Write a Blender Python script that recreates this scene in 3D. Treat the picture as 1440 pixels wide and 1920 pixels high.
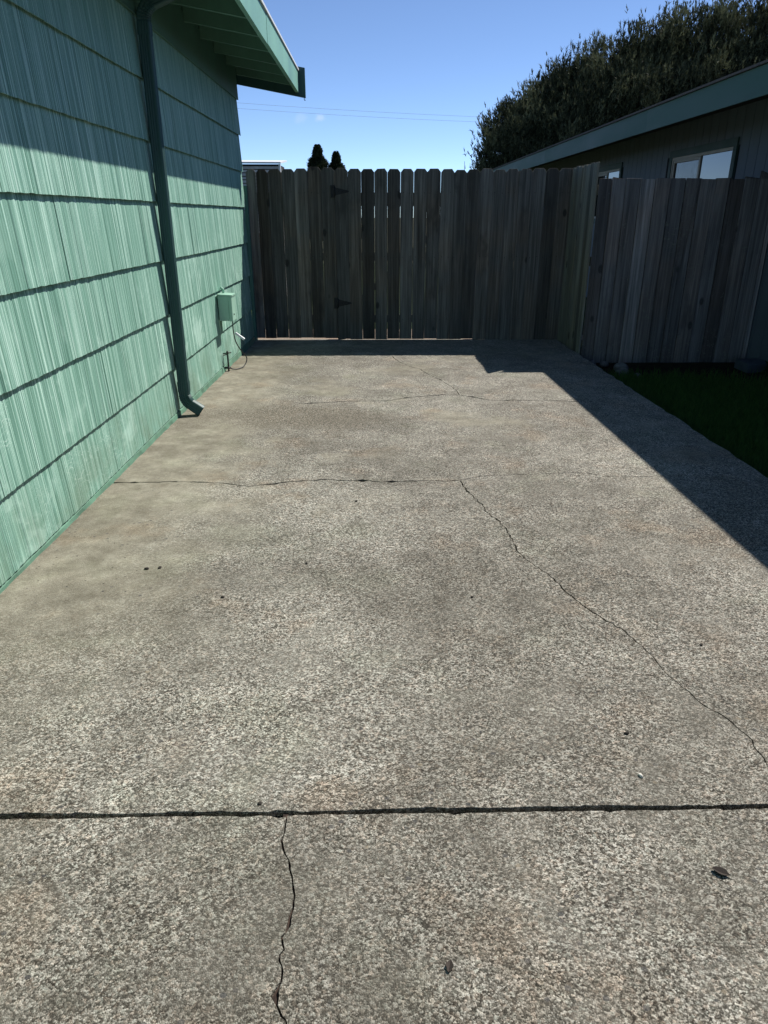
import bpy, bmesh, math, random
import numpy as np
from mathutils import Vector, Matrix
from mathutils.geometry import delaunay_2d_cdt

for o in list(bpy.data.objects):
    bpy.data.objects.remove(o)
S = bpy.context.scene
COL = S.collection
rnd = random.Random(7)
nrng = np.random.default_rng(11)

# ------------------------------------------------------------------ camera
CAM_H, PITCH, YAW = 1.30, math.radians(22.67), math.radians(0.596)
cam = bpy.data.cameras.new('camera')
cam.sensor_fit = 'VERTICAL'
cam.sensor_height = 24.0
cam.lens = 24.0 * 1331 / 1920
cam.clip_start = 0.02
cam.clip_end = 2000
cam_o = bpy.data.objects.new('camera', cam)
COL.objects.link(cam_o)
cam_o.location = (0, 0, CAM_H)
cam_o.rotation_euler = (math.pi / 2 - PITCH, 0, -YAW)
S.camera = cam_o

# ------------------------------------------------------------------ sky, sun, exposure
SUN = Vector((0.62, 0.595, 1.0)).normalized()
EL = math.asin(SUN.z)
AZ = math.atan2(SUN.x, SUN.y)
w = bpy.data.worlds.new('World')
S.world = w
w.use_nodes = True
wt = w.node_tree
wt.nodes.clear()
sky = wt.nodes.new('ShaderNodeTexSky')
sky.sky_type = 'NISHITA'
sky.sun_disc = False
sky.sun_elevation = EL
sky.sun_rotation = AZ
sky.altitude = 0
sky.air_density = 0.45
sky.dust_density = 0.0
sky.ozone_density = 3.2
bg = wt.nodes.new('ShaderNodeBackground')
bg.inputs['Strength'].default_value = 0.138
wo = wt.nodes.new('ShaderNodeOutputWorld')
tc = wt.nodes.new('ShaderNodeTexCoord')
def wisp(col_in, direction, size, amount):
    sub = wt.nodes.new('ShaderNodeVectorMath'); sub.operation = 'SUBTRACT'
    wt.links.new(tc.outputs['Generated'], sub.inputs[0]); sub.inputs[1].default_value = direction
    sca = wt.nodes.new('ShaderNodeVectorMath'); sca.operation = 'MULTIPLY'
    wt.links.new(sub.outputs[0], sca.inputs[0]); sca.inputs[1].default_value = (1, 1, 1.5)
    ln = wt.nodes.new('ShaderNodeVectorMath'); ln.operation = 'LENGTH'
    wt.links.new(sca.outputs[0], ln.inputs[0])
    nz = wt.nodes.new('ShaderNodeTexNoise'); nz.inputs['Scale'].default_value = 90; nz.inputs['Detail'].default_value = 5
    wt.links.new(tc.outputs['Generated'], nz.inputs['Vector'])
    ad = wt.nodes.new('ShaderNodeMath'); ad.operation = 'MULTIPLY_ADD'
    wt.links.new(nz.outputs['Fac'], ad.inputs[0]); ad.inputs[1].default_value = -size * 1.6
    wt.links.new(ln.outputs['Value'], ad.inputs[2])
    mr = wt.nodes.new('ShaderNodeMapRange'); mr.interpolation_type = 'SMOOTHSTEP'
    wt.links.new(ad.outputs[0], mr.inputs[0])
    mr.inputs[1].default_value = size * 0.35; mr.inputs[2].default_value = -size * 0.6
    mr.inputs[3].default_value = 0.0; mr.inputs[4].default_value = amount
    mx = wt.nodes.new('ShaderNodeMix'); mx.data_type = 'RGBA'
    wt.links.new(mr.outputs[0], mx.inputs[0]); wt.links.new(col_in, mx.inputs[6])
    mx.inputs[7].default_value = (5.2, 5.6, 6.2, 1)
    return mx.outputs[2]
sky_col = wisp(sky.outputs[0], (-0.0683, 0.9915, 0.1106), 0.008, 0.28)
sky_col = wisp(sky_col, (-0.0904, 0.9898, 0.1098), 0.010, 0.12)
wt.links.new(sky_col, bg.inputs['Color'])
wt.links.new(bg.outputs[0], wo.inputs['Surface'])

sun = bpy.data.lights.new('sun', 'SUN')
sun.energy = 5.0
sun.angle = math.radians(0.53)
sun.color = (1.0, 0.955, 0.88)
sun_o = bpy.data.objects.new('sun', sun)
COL.objects.link(sun_o)
sun_o.location = (6, 6, 10)
sun_o.rotation_euler = SUN.to_track_quat('Z', 'Y').to_euler()

S.view_settings.view_transform = 'Standard'
S.view_settings.look = 'None'
S.view_settings.exposure = 0.3
S.view_settings.gamma = 1.0
S.view_settings.use_curve_mapping = False
S.cycles.max_bounces = 8
S.cycles.diffuse_bounces = 4

# ------------------------------------------------------------------ node helper
class NT:
    def __init__(self, name):
        self.m = bpy.data.materials.new(name)
        self.m.use_nodes = True
        self.t = self.m.node_tree
        self.t.nodes.clear()
        self.out = self.t.nodes.new('ShaderNodeOutputMaterial')
        self.b = self.t.nodes.new('ShaderNodeBsdfPrincipled')
        self.t.links.new(self.b.outputs[0], self.out.inputs['Surface'])
        g = self.t.nodes.new('ShaderNodeNewGeometry')
        self.pos = g.outputs['Position']
        self.oi = self.t.nodes.new('ShaderNodeObjectInfo').outputs['Random']

    def _in(self, sock, v):
        if isinstance(v, bpy.types.NodeSocket):
            self.t.links.new(v, sock)
        elif v is not None:
            sock.default_value = v

    def math(self, op, a, b=None, c=None, clamp=False):
        n = self.t.nodes.new('ShaderNodeMath')
        n.operation = op
        n.use_clamp = clamp
        self._in(n.inputs[0], a)
        if b is not None: self._in(n.inputs[1], b)
        if c is not None: self._in(n.inputs[2], c)
        return n.outputs[0]

    def vmul(self, v, s):
        n = self.t.nodes.new('ShaderNodeVectorMath')
        n.operation = 'MULTIPLY'
        self._in(n.inputs[0], v)
        n.inputs[1].default_value = s
        return n.outputs[0]

    def vadd_s(self, v, s, k=(37.0, 17.0, 91.0)):
        """v + scalar * k"""
        n = self.t.nodes.new('ShaderNodeVectorMath')
        n.operation = 'MULTIPLY_ADD'
        c = self.t.nodes.new('ShaderNodeCombineXYZ')
        for i in range(3): self._in(c.inputs[i], s)
        self.t.links.new(c.outputs[0], n.inputs[0])
        n.inputs[1].default_value = k
        self._in(n.inputs[2], v)
        return n.outputs[0]

    def sep(self, v):
        n = self.t.nodes.new('ShaderNodeSeparateXYZ')
        self._in(n.inputs[0], v)
        return n.outputs

    def noise(self, v, scale, detail=3, rough=0.55, dist=0.0, col=False):
        n = self.t.nodes.new('ShaderNodeTexNoise')
        self._in(n.inputs['Vector'], v)
        n.inputs['Scale'].default_value = scale
        n.inputs['Detail'].default_value = detail
        n.inputs['Roughness'].default_value = rough
        n.inputs['Distortion'].default_value = dist
        return n.outputs['Color' if col else 'Fac']

    def voro2(self, v, scale):
        n = self.t.nodes.new('ShaderNodeTexVoronoi')
        self._in(n.inputs['Vector'], v)
        n.inputs['Scale'].default_value = scale
        return n.outputs['Distance'], self.sep(n.outputs['Color'])

    def voro(self, v, scale, feature='F1', out='Distance', rand=1.0):
        n = self.t.nodes.new('ShaderNodeTexVoronoi')
        n.feature = feature
        self._in(n.inputs['Vector'], v)
        n.inputs['Scale'].default_value = scale
        n.inputs['Randomness'].default_value = rand
        return n.outputs[out]

    def ramp(self, f, stops, interp='LINEAR'):
        n = self.t.nodes.new('ShaderNodeValToRGB')
        self._in(n.inputs[0], f)
        cr = n.color_ramp
        cr.interpolation = interp
        while len(cr.elements) < len(stops): cr.elements.new(0.5)
        for e, (p, c) in zip(cr.elements, stops):
            e.position = p
            e.color = (c, c, c, 1) if not isinstance(c, tuple) else (*c, 1)
        return n.outputs[0]

    def smooth(self, f, lo, hi, a=0.0, b=1.0):
        n = self.t.nodes.new('ShaderNodeMapRange')
        n.interpolation_type = 'SMOOTHSTEP'
        self._in(n.inputs[0], f)
        n.inputs[1].default_value = lo
        n.inputs[2].default_value = hi
        n.inputs[3].default_value = a
        n.inputs[4].default_value = b
        return n.outputs[0]

    def mix(self, f, a, b, mode='MIX'):
        n = self.t.nodes.new('ShaderNodeMix')
        n.data_type = 'RGBA'
        n.blend_type = mode
        n.clamp_factor = True
        self._in(n.inputs[0], f)
        for s, v in ((n.inputs[6], a), (n.inputs[7], b)):
            if isinstance(v, tuple): v = (*v[:3], 1)
            elif isinstance(v, (int, float)): v = (v, v, v, 1)
            self._in(s, v)
        return n.outputs[2]

    def bump(self, h, strength=0.3, dist=0.01):
        n = self.t.nodes.new('ShaderNodeBump')
        n.inputs['Strength'].default_value = strength
        n.inputs['Distance'].default_value = dist
        self._in(n.inputs['Height'], h)
        self.t.links.new(n.outputs[0], self.b.inputs['Normal'])

    def set(self, color=None, rough=None, metal=None, spec=None):
        if color is not None:
            if isinstance(color, tuple): color = (*color[:3], 1)
            self._in(self.b.inputs['Base Color'], color)
        if rough is not None: self._in(self.b.inputs['Roughness'], rough)
        if metal is not None: self._in(self.b.inputs['Metallic'], metal)
        if spec is not None: self._in(self.b.inputs['Specular IOR Level'], spec)
        return self.m

# ------------------------------------------------------------------ materials
M = {}

def mat_concrete():
    n = NT('concrete')
    p = n.pos
    x, y, z = n.sep(p)
    warp = n.noise(p, 2.2, 2)
    # grain of exposed sand and fine aggregate: pale paste and stones, dark pits between
    cd_, cc_ = n.voro2(p, 300)
    ce_, cf_ = n.voro2(n.vmul(p, (1.0, 1.12, 1.0)), 135)
    gn = n.noise(p, 430, 2, 0.7)
    g = n.math('ADD', n.math('ADD', n.math('MULTIPLY', gn, 0.36), n.math('MULTIPLY', cc_[0], 0.40)), n.math('MULTIPLY', cf_[0], 0.24))
    grain = n.ramp(g, [(0.24, (0.030, 0.027, 0.022)), (0.38, (0.078, 0.072, 0.060)), (0.51, (0.185, 0.174, 0.148)), (0.64, (0.38, 0.362, 0.318)), (0.78, (0.57, 0.55, 0.49))])
    grain = n.mix(n.smooth(cf_[1], 0.55, 1.0, 0, 0.55), grain, n.mix(1.0, grain, (1.12, 0.96, 0.88), 'MULTIPLY'))
    grain = n.mix(n.smooth(cf_[2], 0.6, 1.0, 0, 0.5), grain, n.mix(1.0, grain, (0.90, 0.99, 0.98), 'MULTIPLY'))
    # patches where the skin is less eroded and the grain shows less
    skin = n.smooth(n.noise(n.vadd_s(p, 5.1), 4.1, 5, 0.72), 0.42, 0.68, 0, 0.45)
    grain = n.mix(skin, grain, (0.185, 0.174, 0.148))
    # smooth trowelled paste along the house wall and in worn patches
    xw = n.math('ADD', x, n.math('MULTIPLY', n.math('SUBTRACT', warp, 0.5), 1.1))
    smooth_w = n.smooth(xw, -1.15, -0.45, 1.0, 0.0)
    smooth_w = n.math('MULTIPLY', smooth_w, n.smooth(y, 1.5, 2.6, 0.15, 1.0))
    pn = n.noise(p, 1.15, 4, 0.6)
    patch = n.math('MULTIPLY', n.math('MULTIPLY', n.smooth(pn, 0.52, 0.66), n.smooth(y, 2.2, 4.4)), 0.8)
    sm = n.math('MAXIMUM', smooth_w, patch)
    paste_n = n.noise(p, 11, 6, 0.7)
    paste = n.ramp(paste_n, [(0.3, (0.18, 0.163, 0.124)), (0.5, (0.25, 0.23, 0.18)), (0.7, (0.33, 0.31, 0.25))])
    col = n.mix(n.math('MULTIPLY', sm, 0.84), grain, paste)
    # broad grey-brown blotches
    big = n.noise(n.vadd_s(p, 7.7), 0.95, 4, 0.62)
    col = n.mix(1.0, col, n.ramp(big, [(0.30, (0.80, 0.79, 0.765)), (0.48, (0.97, 0.96, 0.945)), (0.66, (1.17, 1.17, 1.16))]), 'MULTIPLY')
    mid = n.noise(p, 6.5, 4, 0.7)
    col = n.mix(1.0, col, n.ramp(mid, [(0.28, (0.76, 0.75, 0.73)), (0.5, (1.0, 1.0, 1.0)), (0.72, (1.26, 1.26, 1.25))]), 'MULTIPLY')
    # rusty and greenish tints
    tint = n.noise(n.vadd_s(p, 3.3), 2.6, 3, 0.6)
    col = n.mix(n.smooth(tint, 0.55, 0.70, 0, 0.5), col, n.mix(1.0, col, (1.06, 0.92, 0.82), 'MULTIPLY'))
    col = n.mix(n.smooth(tint, 0.47, 0.32, 0, 0.3), col, n.mix(1.0, col, (0.94, 1.02, 0.92), 'MULTIPLY'))
    # damp-stained rough fan below the downspout
    dx = n.math('SUBTRACT', x, -0.70)
    dy = n.math('SUBTRACT', y, 5.0)
    d2 = n.math('SQRT', n.math('ADD', n.math('POWER', n.math('MULTIPLY', dx, 0.95), 2.0), n.math('POWER', n.math('MULTIPLY', dy, 1.7), 2.0)))
    d2 = n.math('ADD', d2, n.math('MULTIPLY', n.math('SUBTRACT', pn, 0.5), 1.3))
    st = n.smooth(d2, 0.9, 0.25, 0, 1)
    col = n.mix(n.math('MULTIPLY', st, 0.9), col, n.mix(1.0, grain, (0.78, 0.74, 0.68), 'MULTIPLY'))
    # grime band worn along the middle of the slab
    b1 = n.math('ABSOLUTE', n.math('SUBTRACT', x, n.math('ADD', -0.15, n.math('MULTIPLY', n.math('SUBTRACT', warp, 0.5), 1.8))))
    band = n.math('MULTIPLY', n.smooth(b1, 0.75, 0.1), n.smooth(big, 0.60, 0.42))
    col = n.mix(n.math('MULTIPLY', band, 0.22), col, (0.075, 0.066, 0.053))
    # pale scuffs and lime spots
    sc = n.noise(n.vmul(p, (0.8, 1.2, 1.0)), 5.0, 6, 0.75, 0.4)
    col = n.mix(n.smooth(sc, 0.63, 0.75, 0, 0.5), col, (0.40, 0.38, 0.33))
    spot, srand = n.voro2(p, 9.0)
    spm = n.math('MULTIPLY', n.smooth(spot, 0.085, 0.04), n.math('GREATER_THAN', srand[0], 0.94))
    col = n.mix(n.math('MULTIPLY', spm, 0.7), col, (0.52, 0.50, 0.45))
    # single pebbles showing through
    pd, prand = n.voro2(n.vmul(p, (1.0, 1.25, 1.0)), 46.0)
    near = n.smooth(tint, 0.40, 0.58)
    pm = n.math('MULTIPLY', n.math('MULTIPLY', n.smooth(pd, 0.34, 0.27), n.math('GREATER_THAN', prand[0], 0.88)), near)
    peb = n.ramp(prand[1], [(0.0, (0.045, 0.047, 0.050)), (0.55, (0.09, 0.085, 0.08)), (0.8, (0.14, 0.12, 0.095)), (1.0, (0.28, 0.235, 0.17))])
    col = n.mix(n.math('MULTIPLY', pm, 0.75), col, peb)
    pits = n.math('MULTIPLY', n.smooth(pd, 0.22, 0.14), n.math('LESS_THAN', prand[2], 0.022))
    col = n.mix(n.math('MULTIPLY', pits, 0.8), col, (0.025, 0.022, 0.018))
    n.bump(n.math('MULTIPLY', cd_, -1.0), 0.5, 0.004)
    return n.set(col, 0.92, spec=0.2)

def mat_shake():
    n = NT('mint_green_shake_paint')
    p = n.vadd_s(n.pos, n.oi, (0.0, 5.3, 0.0))
    x, y, z = n.sep(n.pos)
    st = n.noise(n.vmul(p, (0, 1, 0.0025)), 170, 4, 0.8)
    st2 = n.noise(n.vmul(p, (0, 1, 0.02)), 24, 2, 0.6)
    f = n.math('ADD', n.math('MULTIPLY', st, 0.8), n.math('MULTIPLY', st2, 0.2))
    col = n.ramp(f, [(0.38, (0.075, 0.185, 0.135)), (0.49, (0.165, 0.345, 0.268)), (0.54, (0.285, 0.50, 0.405)), (0.59, (0.58, 0.82, 0.71))])
    # chalky wear, more of it low on the wall
    ch = n.noise(n.pos, 3.1, 5, 0.7, 0.6)
    chz = n.smooth(z, 1.3, 0.5, 0.2, 1.0)
    col = n.mix(n.math('MULTIPLY', n.smooth(ch, 0.52, 0.68, 0, 0.5), chz), col, (0.50, 0.72, 0.62))
    arc = n.noise(n.vmul(n.pos, (1, 1.0, 2.2)), 7.5, 3, 0.55, 2.4)
    arc = n.math('ABSOLUTE', n.math('SUBTRACT', arc, 0.5))
    am = n.math('MULTIPLY', n.smooth(arc, 0.016, 0.004), n.smooth(n.noise(n.pos, 1.8, 2), 0.52, 0.62))
    col = n.mix(n.math('MULTIPLY', n.math('MULTIPLY', am, chz), 0.75), col, (0.60, 0.80, 0.71))
    dirt = n.noise(n.vmul(n.pos, (1, 1, 0.35)), 6.0, 5, 0.7)
    col = n.mix(n.smooth(dirt, 0.55, 0.78, 0, 0.35), col, (0.12, 0.19, 0.145))
    low = n.math('MULTIPLY', n.smooth(z, 0.42, 0.0), n.smooth(n.noise(n.pos, 4.0, 4, 0.6), 0.35, 0.65))
    col = n.mix(n.math('MULTIPLY', low, 0.5), col, (0.16, 0.22, 0.15))
    chip = n.math('MULTIPLY', n.smooth(n.noise(n.vmul(n.pos, (0, 1, 0.06)), 60, 3, 0.6), 0.70, 0.76), n.smooth(n.noise(n.pos, 1.1, 2), 0.5, 0.6))
    col = n.mix(n.math('MULTIPLY', chip, 0.6), col, (0.10, 0.13, 0.11))
    n.bump(st, 0.25, 0.004)
    return n.set(col, n.ramp(ch, [(0.3, 0.5), (0.7, 0.75)]), spec=0.35)

def mat_paint(name, c, var=0.16, rough=0.55, scale=3.0, streak=(1, 1, 0.3), dirt=0.3):
    n = NT(name)
    p = n.vadd_s(n.pos, n.oi)
    a = n.noise(n.vmul(p, streak), scale, 5, 0.65)
    lo = tuple(v * (1 - var * 1.6) for v in c)
    hi = tuple(min(1, v * (1 + var)) for v in c)
    col = n.ramp(a, [(0.3, lo), (0.52, c), (0.72, hi)])
    d = n.noise(n.vmul(p, streak), scale * 6, 5, 0.7)
    col = n.mix(n.smooth(d, 0.56, 0.75, 0, dirt), col, tuple(v * 0.45 for v in c))
    n.bump(d, 0.12, 0.004)
    return n.set(col, n.ramp(a, [(0.3, rough - 0.08), (0.7, rough + 0.12)]), spec=0.4)

def mat_wood(name, c, warm, scale=1.0, lichen=0.0):
    n = NT(name)
    p = n.vadd_s(n.pos, n.oi)
    g = n.noise(n.vmul(p, (1, 1, 0.022)), 55 * scale, 5, 0.68, 0.25)
    g2 = n.noise(n.vmul(p, (1, 1, 0.07)), 16 * scale, 4, 0.6, 0.5)
    f = n.math('ADD', n.math('MULTIPLY', g, 0.6), n.math('MULTIPLY', g2, 0.4))
    lo = tuple(v * 0.45 for v in c); hi = tuple(v * 1.8 for v in c)
    col = n.ramp(f, [(0.34, lo), (0.5, c), (0.66, hi)])
    col = n.mix(n.smooth(n.noise(p, 1.4, 3), 0.42, 0.66, 0, 0.8), col, n.mix(1.0, col, warm, 'MULTIPLY'))
    v = n.math('ADD', 0.5, n.math('MULTIPLY', n.oi, 0.95))
    cb = n.t.nodes.new('ShaderNodeCombineXYZ')
    for i in range(3): n.t.links.new(v, cb.inputs[i])
    col = n.mix(1.0, col, cb.outputs[0], 'MULTIPLY')
    # knots
    kv = n.vmul(p, (1, 1, 0.55))
    kd = n.voro(kv, 5.5)
    kr = n.sep(n.voro(kv, 5.5, out='Color'))[0]
    km = n.math('MULTIPLY', n.smooth(kd, 0.17, 0.09), n.math('GREATER_THAN', kr, 0.66))
    col = n.mix(n.math('MULTIPLY', km, 0.8), col, tuple(v * 0.22 for v in c))
    # soft dark weather stains
    ws = n.noise(n.vmul(p, (1, 1, 0.4)), 3.4, 4, 0.65)
    col = n.mix(n.smooth(ws, 0.55, 0.72, 0, 0.6), col, tuple(v * 0.35 for v in c))
    if lichen:
        li = n.noise(p, 38, 4, 0.7)
        zz = n.sep(n.pos)[2]
        lm = n.math('MULTIPLY', n.smooth(li, 0.55, 0.66), n.math('MAXIMUM', n.smooth(n.noise(p, 2.0, 2), 0.5, 0.62), n.smooth(zz, 0.35, -0.05)))
        col = n.mix(n.math('MULTIPLY', lm, lichen), col, (0.22, 0.23, 0.19))
    n.bump(f, 0.55, 0.006)
    return n.set(col, 0.88, spec=0.2)

def mat_plain(name, c, rough=0.6, metal=0.0, var=0.15, scale=8.0):
    n = NT(name)
    a = n.noise(n.pos, scale, 4, 0.6)
    col = n.ramp(a, [(0.3, tuple(v * (1 - var) for v in c)), (0.7, tuple(min(1, v * (1 + var)) for v in c))])
    n.bump(a, 0.08, 0.004)
    return n.set(col, rough, metal)

M['concrete'] = mat_concrete()
M['shake'] = mat_shake()
M['trim'] = mat_paint('mint_trim_paint', (0.21, 0.43, 0.345), 0.12, 0.5, 2.0)
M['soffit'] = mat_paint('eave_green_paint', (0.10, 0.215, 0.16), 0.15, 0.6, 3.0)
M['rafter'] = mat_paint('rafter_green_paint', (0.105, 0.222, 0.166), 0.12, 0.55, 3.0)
M['spout'] = mat_paint('downspout_dark_green_paint', (0.03, 0.082, 0.078), 0.12, 0.5, 3.0)
M['post_green'] = mat_paint('post_green_paint', (0.085, 0.20, 0.165), 0.15, 0.6, 3.0)
M['box'] = mat_paint('utility_box_paint', (0.32, 0.53, 0.42), 0.08, 0.42, 4.0, dirt=0.15)
M['found'] = mat_paint('foundation_green_paint', (0.12, 0.25, 0.175), 0.25, 0.7, 6.0, (1, 1, 1), 0.5)
M['wood'] = mat_wood('weathered_grey_cedar', (0.116, 0.111, 0.102), (1.18, 1.0, 0.86))
M['wood_old'] = mat_wood('old_dark_board', (0.175, 0.168, 0.168), (1.15, 1.0, 0.9), 0.9, 0.6)
M['wood_return'] = mat_wood('greenish_cedar', (0.135, 0.135, 0.117), (1.1, 1.0, 0.85), 1.2)
M['iron'] = mat_plain('black_iron', (0.012, 0.012, 0.013), 0.55, 0.3)
M['nail'] = mat_plain('rusty_nail', (0.02, 0.017, 0.015), 0.7, 0.4)
M['cable'] = mat_plain('black_rubber', (0.013, 0.014, 0.015), 0.5)
M['brass'] = mat_plain('corroded_pipe', (0.05, 0.055, 0.05), 0.55, 0.5)
M['tag'] = mat_plain('white_plastic_tag', (0.72, 0.74, 0.78), 0.5, var=0.05)
M['white'] = mat_plain('white_metal_edge', (0.80, 0.80, 0.79), 0.45, var=0.05)
M['house2'] = mat_paint('grey_blue_wall_paint', (0.105, 0.13, 0.155), 0.14, 0.7, 2.5, (1, 1, 0.12))
M['house2core'] = mat_plain('dark_core_lap_shade', (0.012, 0.013, 0.014), 0.9)
M['fascia2'] = mat_paint('dark_green_fascia', (0.04, 0.10, 0.078), 0.14, 0.6, 1.2, (1, 0.35, 1))
M['trim2'] = mat_paint('dark_green_window_trim', (0.028, 0.062, 0.055), 0.14, 0.6, 3.0)
M['vinyl'] = mat_plain('beige_vinyl_frame', (0.30, 0.27, 0.22), 0.5, var=0.08)
M['roof'] = mat_plain('grey_brown_shingle', (0.10, 0.085, 0.075), 0.95, var=0.4, scale=30)
M['roof_pale'] = mat_plain('pale_roof_membrane', (0.62, 0.62, 0.60), 0.8, var=0.1)
M['rock'] = mat_plain('pale_river_rock', (0.12, 0.115, 0.11), 0.85, var=0.35, scale=20)
M['blockm'] = mat_plain('painted_footing', (0.05, 0.065, 0.085), 0.8, var=0.2)
M['leafdry'] = mat_plain('dry_brown_leaf', (0.032, 0.022, 0.016), 0.8, var=0.4, scale=120)
M['dirtclod'] = mat_plain('dark_dirt', (0.028, 0.023, 0.018), 0.95, var=0.3, scale=150)
M['chip'] = mat_plain('pale_stone_chip', (0.62, 0.59, 0.53), 0.8, var=0.1, scale=80)
M['crackdirt'] = mat_plain('brown_crack_dirt', (0.045, 0.028, 0.02), 0.95, var=0.7, scale=60)
M['joint'] = mat_plain('tarry_joint_filler', (0.014, 0.013, 0.012), 0.95, var=0.4, scale=90)
M['bark'] = mat_plain('pine_bark', (0.05, 0.038, 0.03), 0.95, var=0.4, scale=9)
M['wire'] = mat_plain('grey_cable', (0.30, 0.34, 0.40), 0.7)
M['shedwall'] = mat_plain('grey_brown_lap_siding', (0.55, 0.51, 0.48), 0.8, var=0.2, scale=5)

def mat_soil(name, c, c2, sc=18):
    n = NT(name)
    a = n.noise(n.pos, sc, 6, 0.7)
    b = n.noise(n.pos, 1.2, 4, 0.6)
    col = n.mix(n.smooth(b, 0.4, 0.6), n.ramp(a, [(0.3, tuple(v * 0.5 for v in c)), (0.7, tuple(v * 1.4 for v in c))]),
                n.ramp(a, [(0.3, tuple(v * 0.5 for v in c2)), (0.7, tuple(v * 1.4 for v in c2))]))
    n.bump(a, 0.6, 0.03)
    return n.set(col, 0.95, spec=0.1)
M['soil'] = mat_soil('dark_garden_soil', (0.022, 0.017, 0.012), (0.03, 0.027, 0.016))
M['ground'] = mat_soil('dry_ground', (0.12, 0.10, 0.07), (0.07, 0.085, 0.035), 6)
M['lawn'] = mat_soil('dark_lawn', (0.03, 0.05, 0.016), (0.045, 0.06, 0.02), 30)
M['gravel'] = mat_soil('warm_backyard_gravel', (0.34, 0.26, 0.20), (0.30, 0.25, 0.20), 60)

def mat_leaf(name, c, c2, trans=0.15):
    n = NT(name)
    at = n.t.nodes.new('ShaderNodeAttribute')
    at.attribute_name = 'tone'
    col = n.mix(at.outputs['Fac'], c, c2)
    n.b.inputs['Subsurface Weight'].default_value = 0.0
    n.set(col, 0.7, spec=0.2)
    tr = n.t.nodes.new('ShaderNodeBsdfTranslucent')
    n.t.links.new(col, tr.inputs['Color'])
    mx = n.t.nodes.new('ShaderNodeMixShader')
    mx.inputs[0].default_value = trans
    n.t.links.new(n.b.outputs[0], mx.inputs[1])
    n.t.links.new(tr.outputs[0], mx.inputs[2])
    n.t.links.new(mx.outputs[0], n.out.inputs['Surface'])
    return n.m
M['needle'] = mat_leaf('pine_needles', (0.028, 0.036, 0.017), (0.19, 0.20, 0.105))
M['needle2'] = mat_leaf('cypress_needles', (0.02, 0.03, 0.016), (0.05, 0.065, 0.03))
M['grass'] = mat_leaf('grass_blade', (0.035, 0.10, 0.02), (0.09, 0.18, 0.04), 0.4)
M['weed'] = mat_leaf('weed_leaf', (0.02, 0.035, 0.012), (0.05, 0.07, 0.025), 0.2)

def mat_glass():
    n = NT('dark_window_glass')
    w_ = n.noise(n.pos, 1.6, 2)
    n.bump(w_, 0.02, 0.02)
    n.b.inputs['IOR'].default_value = 1.75
    return n.set((0.012, 0.014, 0.016), 0.02, spec=1.0)
M['glass'] = mat_glass()

# ------------------------------------------------------------------ object helpers
def link(name, me, mat=None, parent=None, loc=(0, 0, 0)):
    o = bpy.data.objects.new(name, me)
    COL.objects.link(o)
    o.location = loc
    if mat is not None and not me.materials:
        me.materials.append(mat)
    if parent is not None:
        o.parent = parent
        base = Vector((0, 0, 0))
        q = parent
        while q is not None:
            base += q.location
            q = q.parent
        o.location = Vector(loc) - base
    return o

def mesh(name, vs, fs, mat=None, parent=None, loc=(0, 0, 0), smooth=False):
    me = bpy.data.meshes.new(name)
    me.from_pydata([tuple(v) for v in vs], [], [tuple(f) for f in fs])
    me.validate()
    if smooth:
        me.polygons.foreach_set('use_smooth', [True] * len(me.polygons))
    return link(name, me, mat, parent, loc)

def tag(o, label, cat=None, group=None, kind=None):
    if label: o['label'] = label
    if cat: o['category'] = cat
    if group: o['group'] = group
    if kind: o['kind'] = kind
    return o

def thing(name, label, cat, loc=(0, 0, 0), group=None):
    o = bpy.data.objects.new(name, None)
    COL.objects.link(o)
    o.location = loc
    o.empty_display_size = 0.1
    return tag(o, label, cat, group)

def box_me(name, x0, x1, y0, y1, z0, z1, bevel=0.0):
    bm = bmesh.new()
    bmesh.ops.create_cube(bm, size=1.0)
    c = Vector(((x0 + x1) / 2, (y0 + y1) / 2, (z0 + z1) / 2))
    for v in bm.verts:
        v.co = Vector((v.co.x * (x1 - x0), v.co.y * (y1 - y0), v.co.z * (z1 - z0))) + c
    if bevel:
        bmesh.ops.bevel(bm, geom=list(bm.edges), offset=bevel, segments=2, affect='EDGES', profile=0.6)
    me = bpy.data.meshes.new(name)
    bm.to_mesh(me)
    bm.free()
    return me

def box(name, x0, x1, y0, y1, z0, z1, mat, parent=None, bevel=0.0):
    return link(name, box_me(name, x0, x1, y0, y1, z0, z1, bevel), mat, parent)

def prism_y(name, prof, y0, y1, mat, parent=None):
    """polygon in XZ pulled along Y"""
    n = len(prof)
    vs = [(x, y0, z) for x, z in prof] + [(x, y1, z) for x, z in prof]
    fs = [tuple(range(n)), tuple(range(2 * n - 1, n - 1, -1))]
    fs += [(i, i + n, (i + 1) % n + n, (i + 1) % n) for i in range(n)]
    o = mesh(name, vs, fs, mat, parent)
    fix_normals(o.data)
    return o

def fix_normals(me):
    bm = bmesh.new()
    bm.from_mesh(me)
    bmesh.ops.recalc_face_normals(bm, faces=bm.faces)
    bm.to_mesh(me)
    bm.free()

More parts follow.
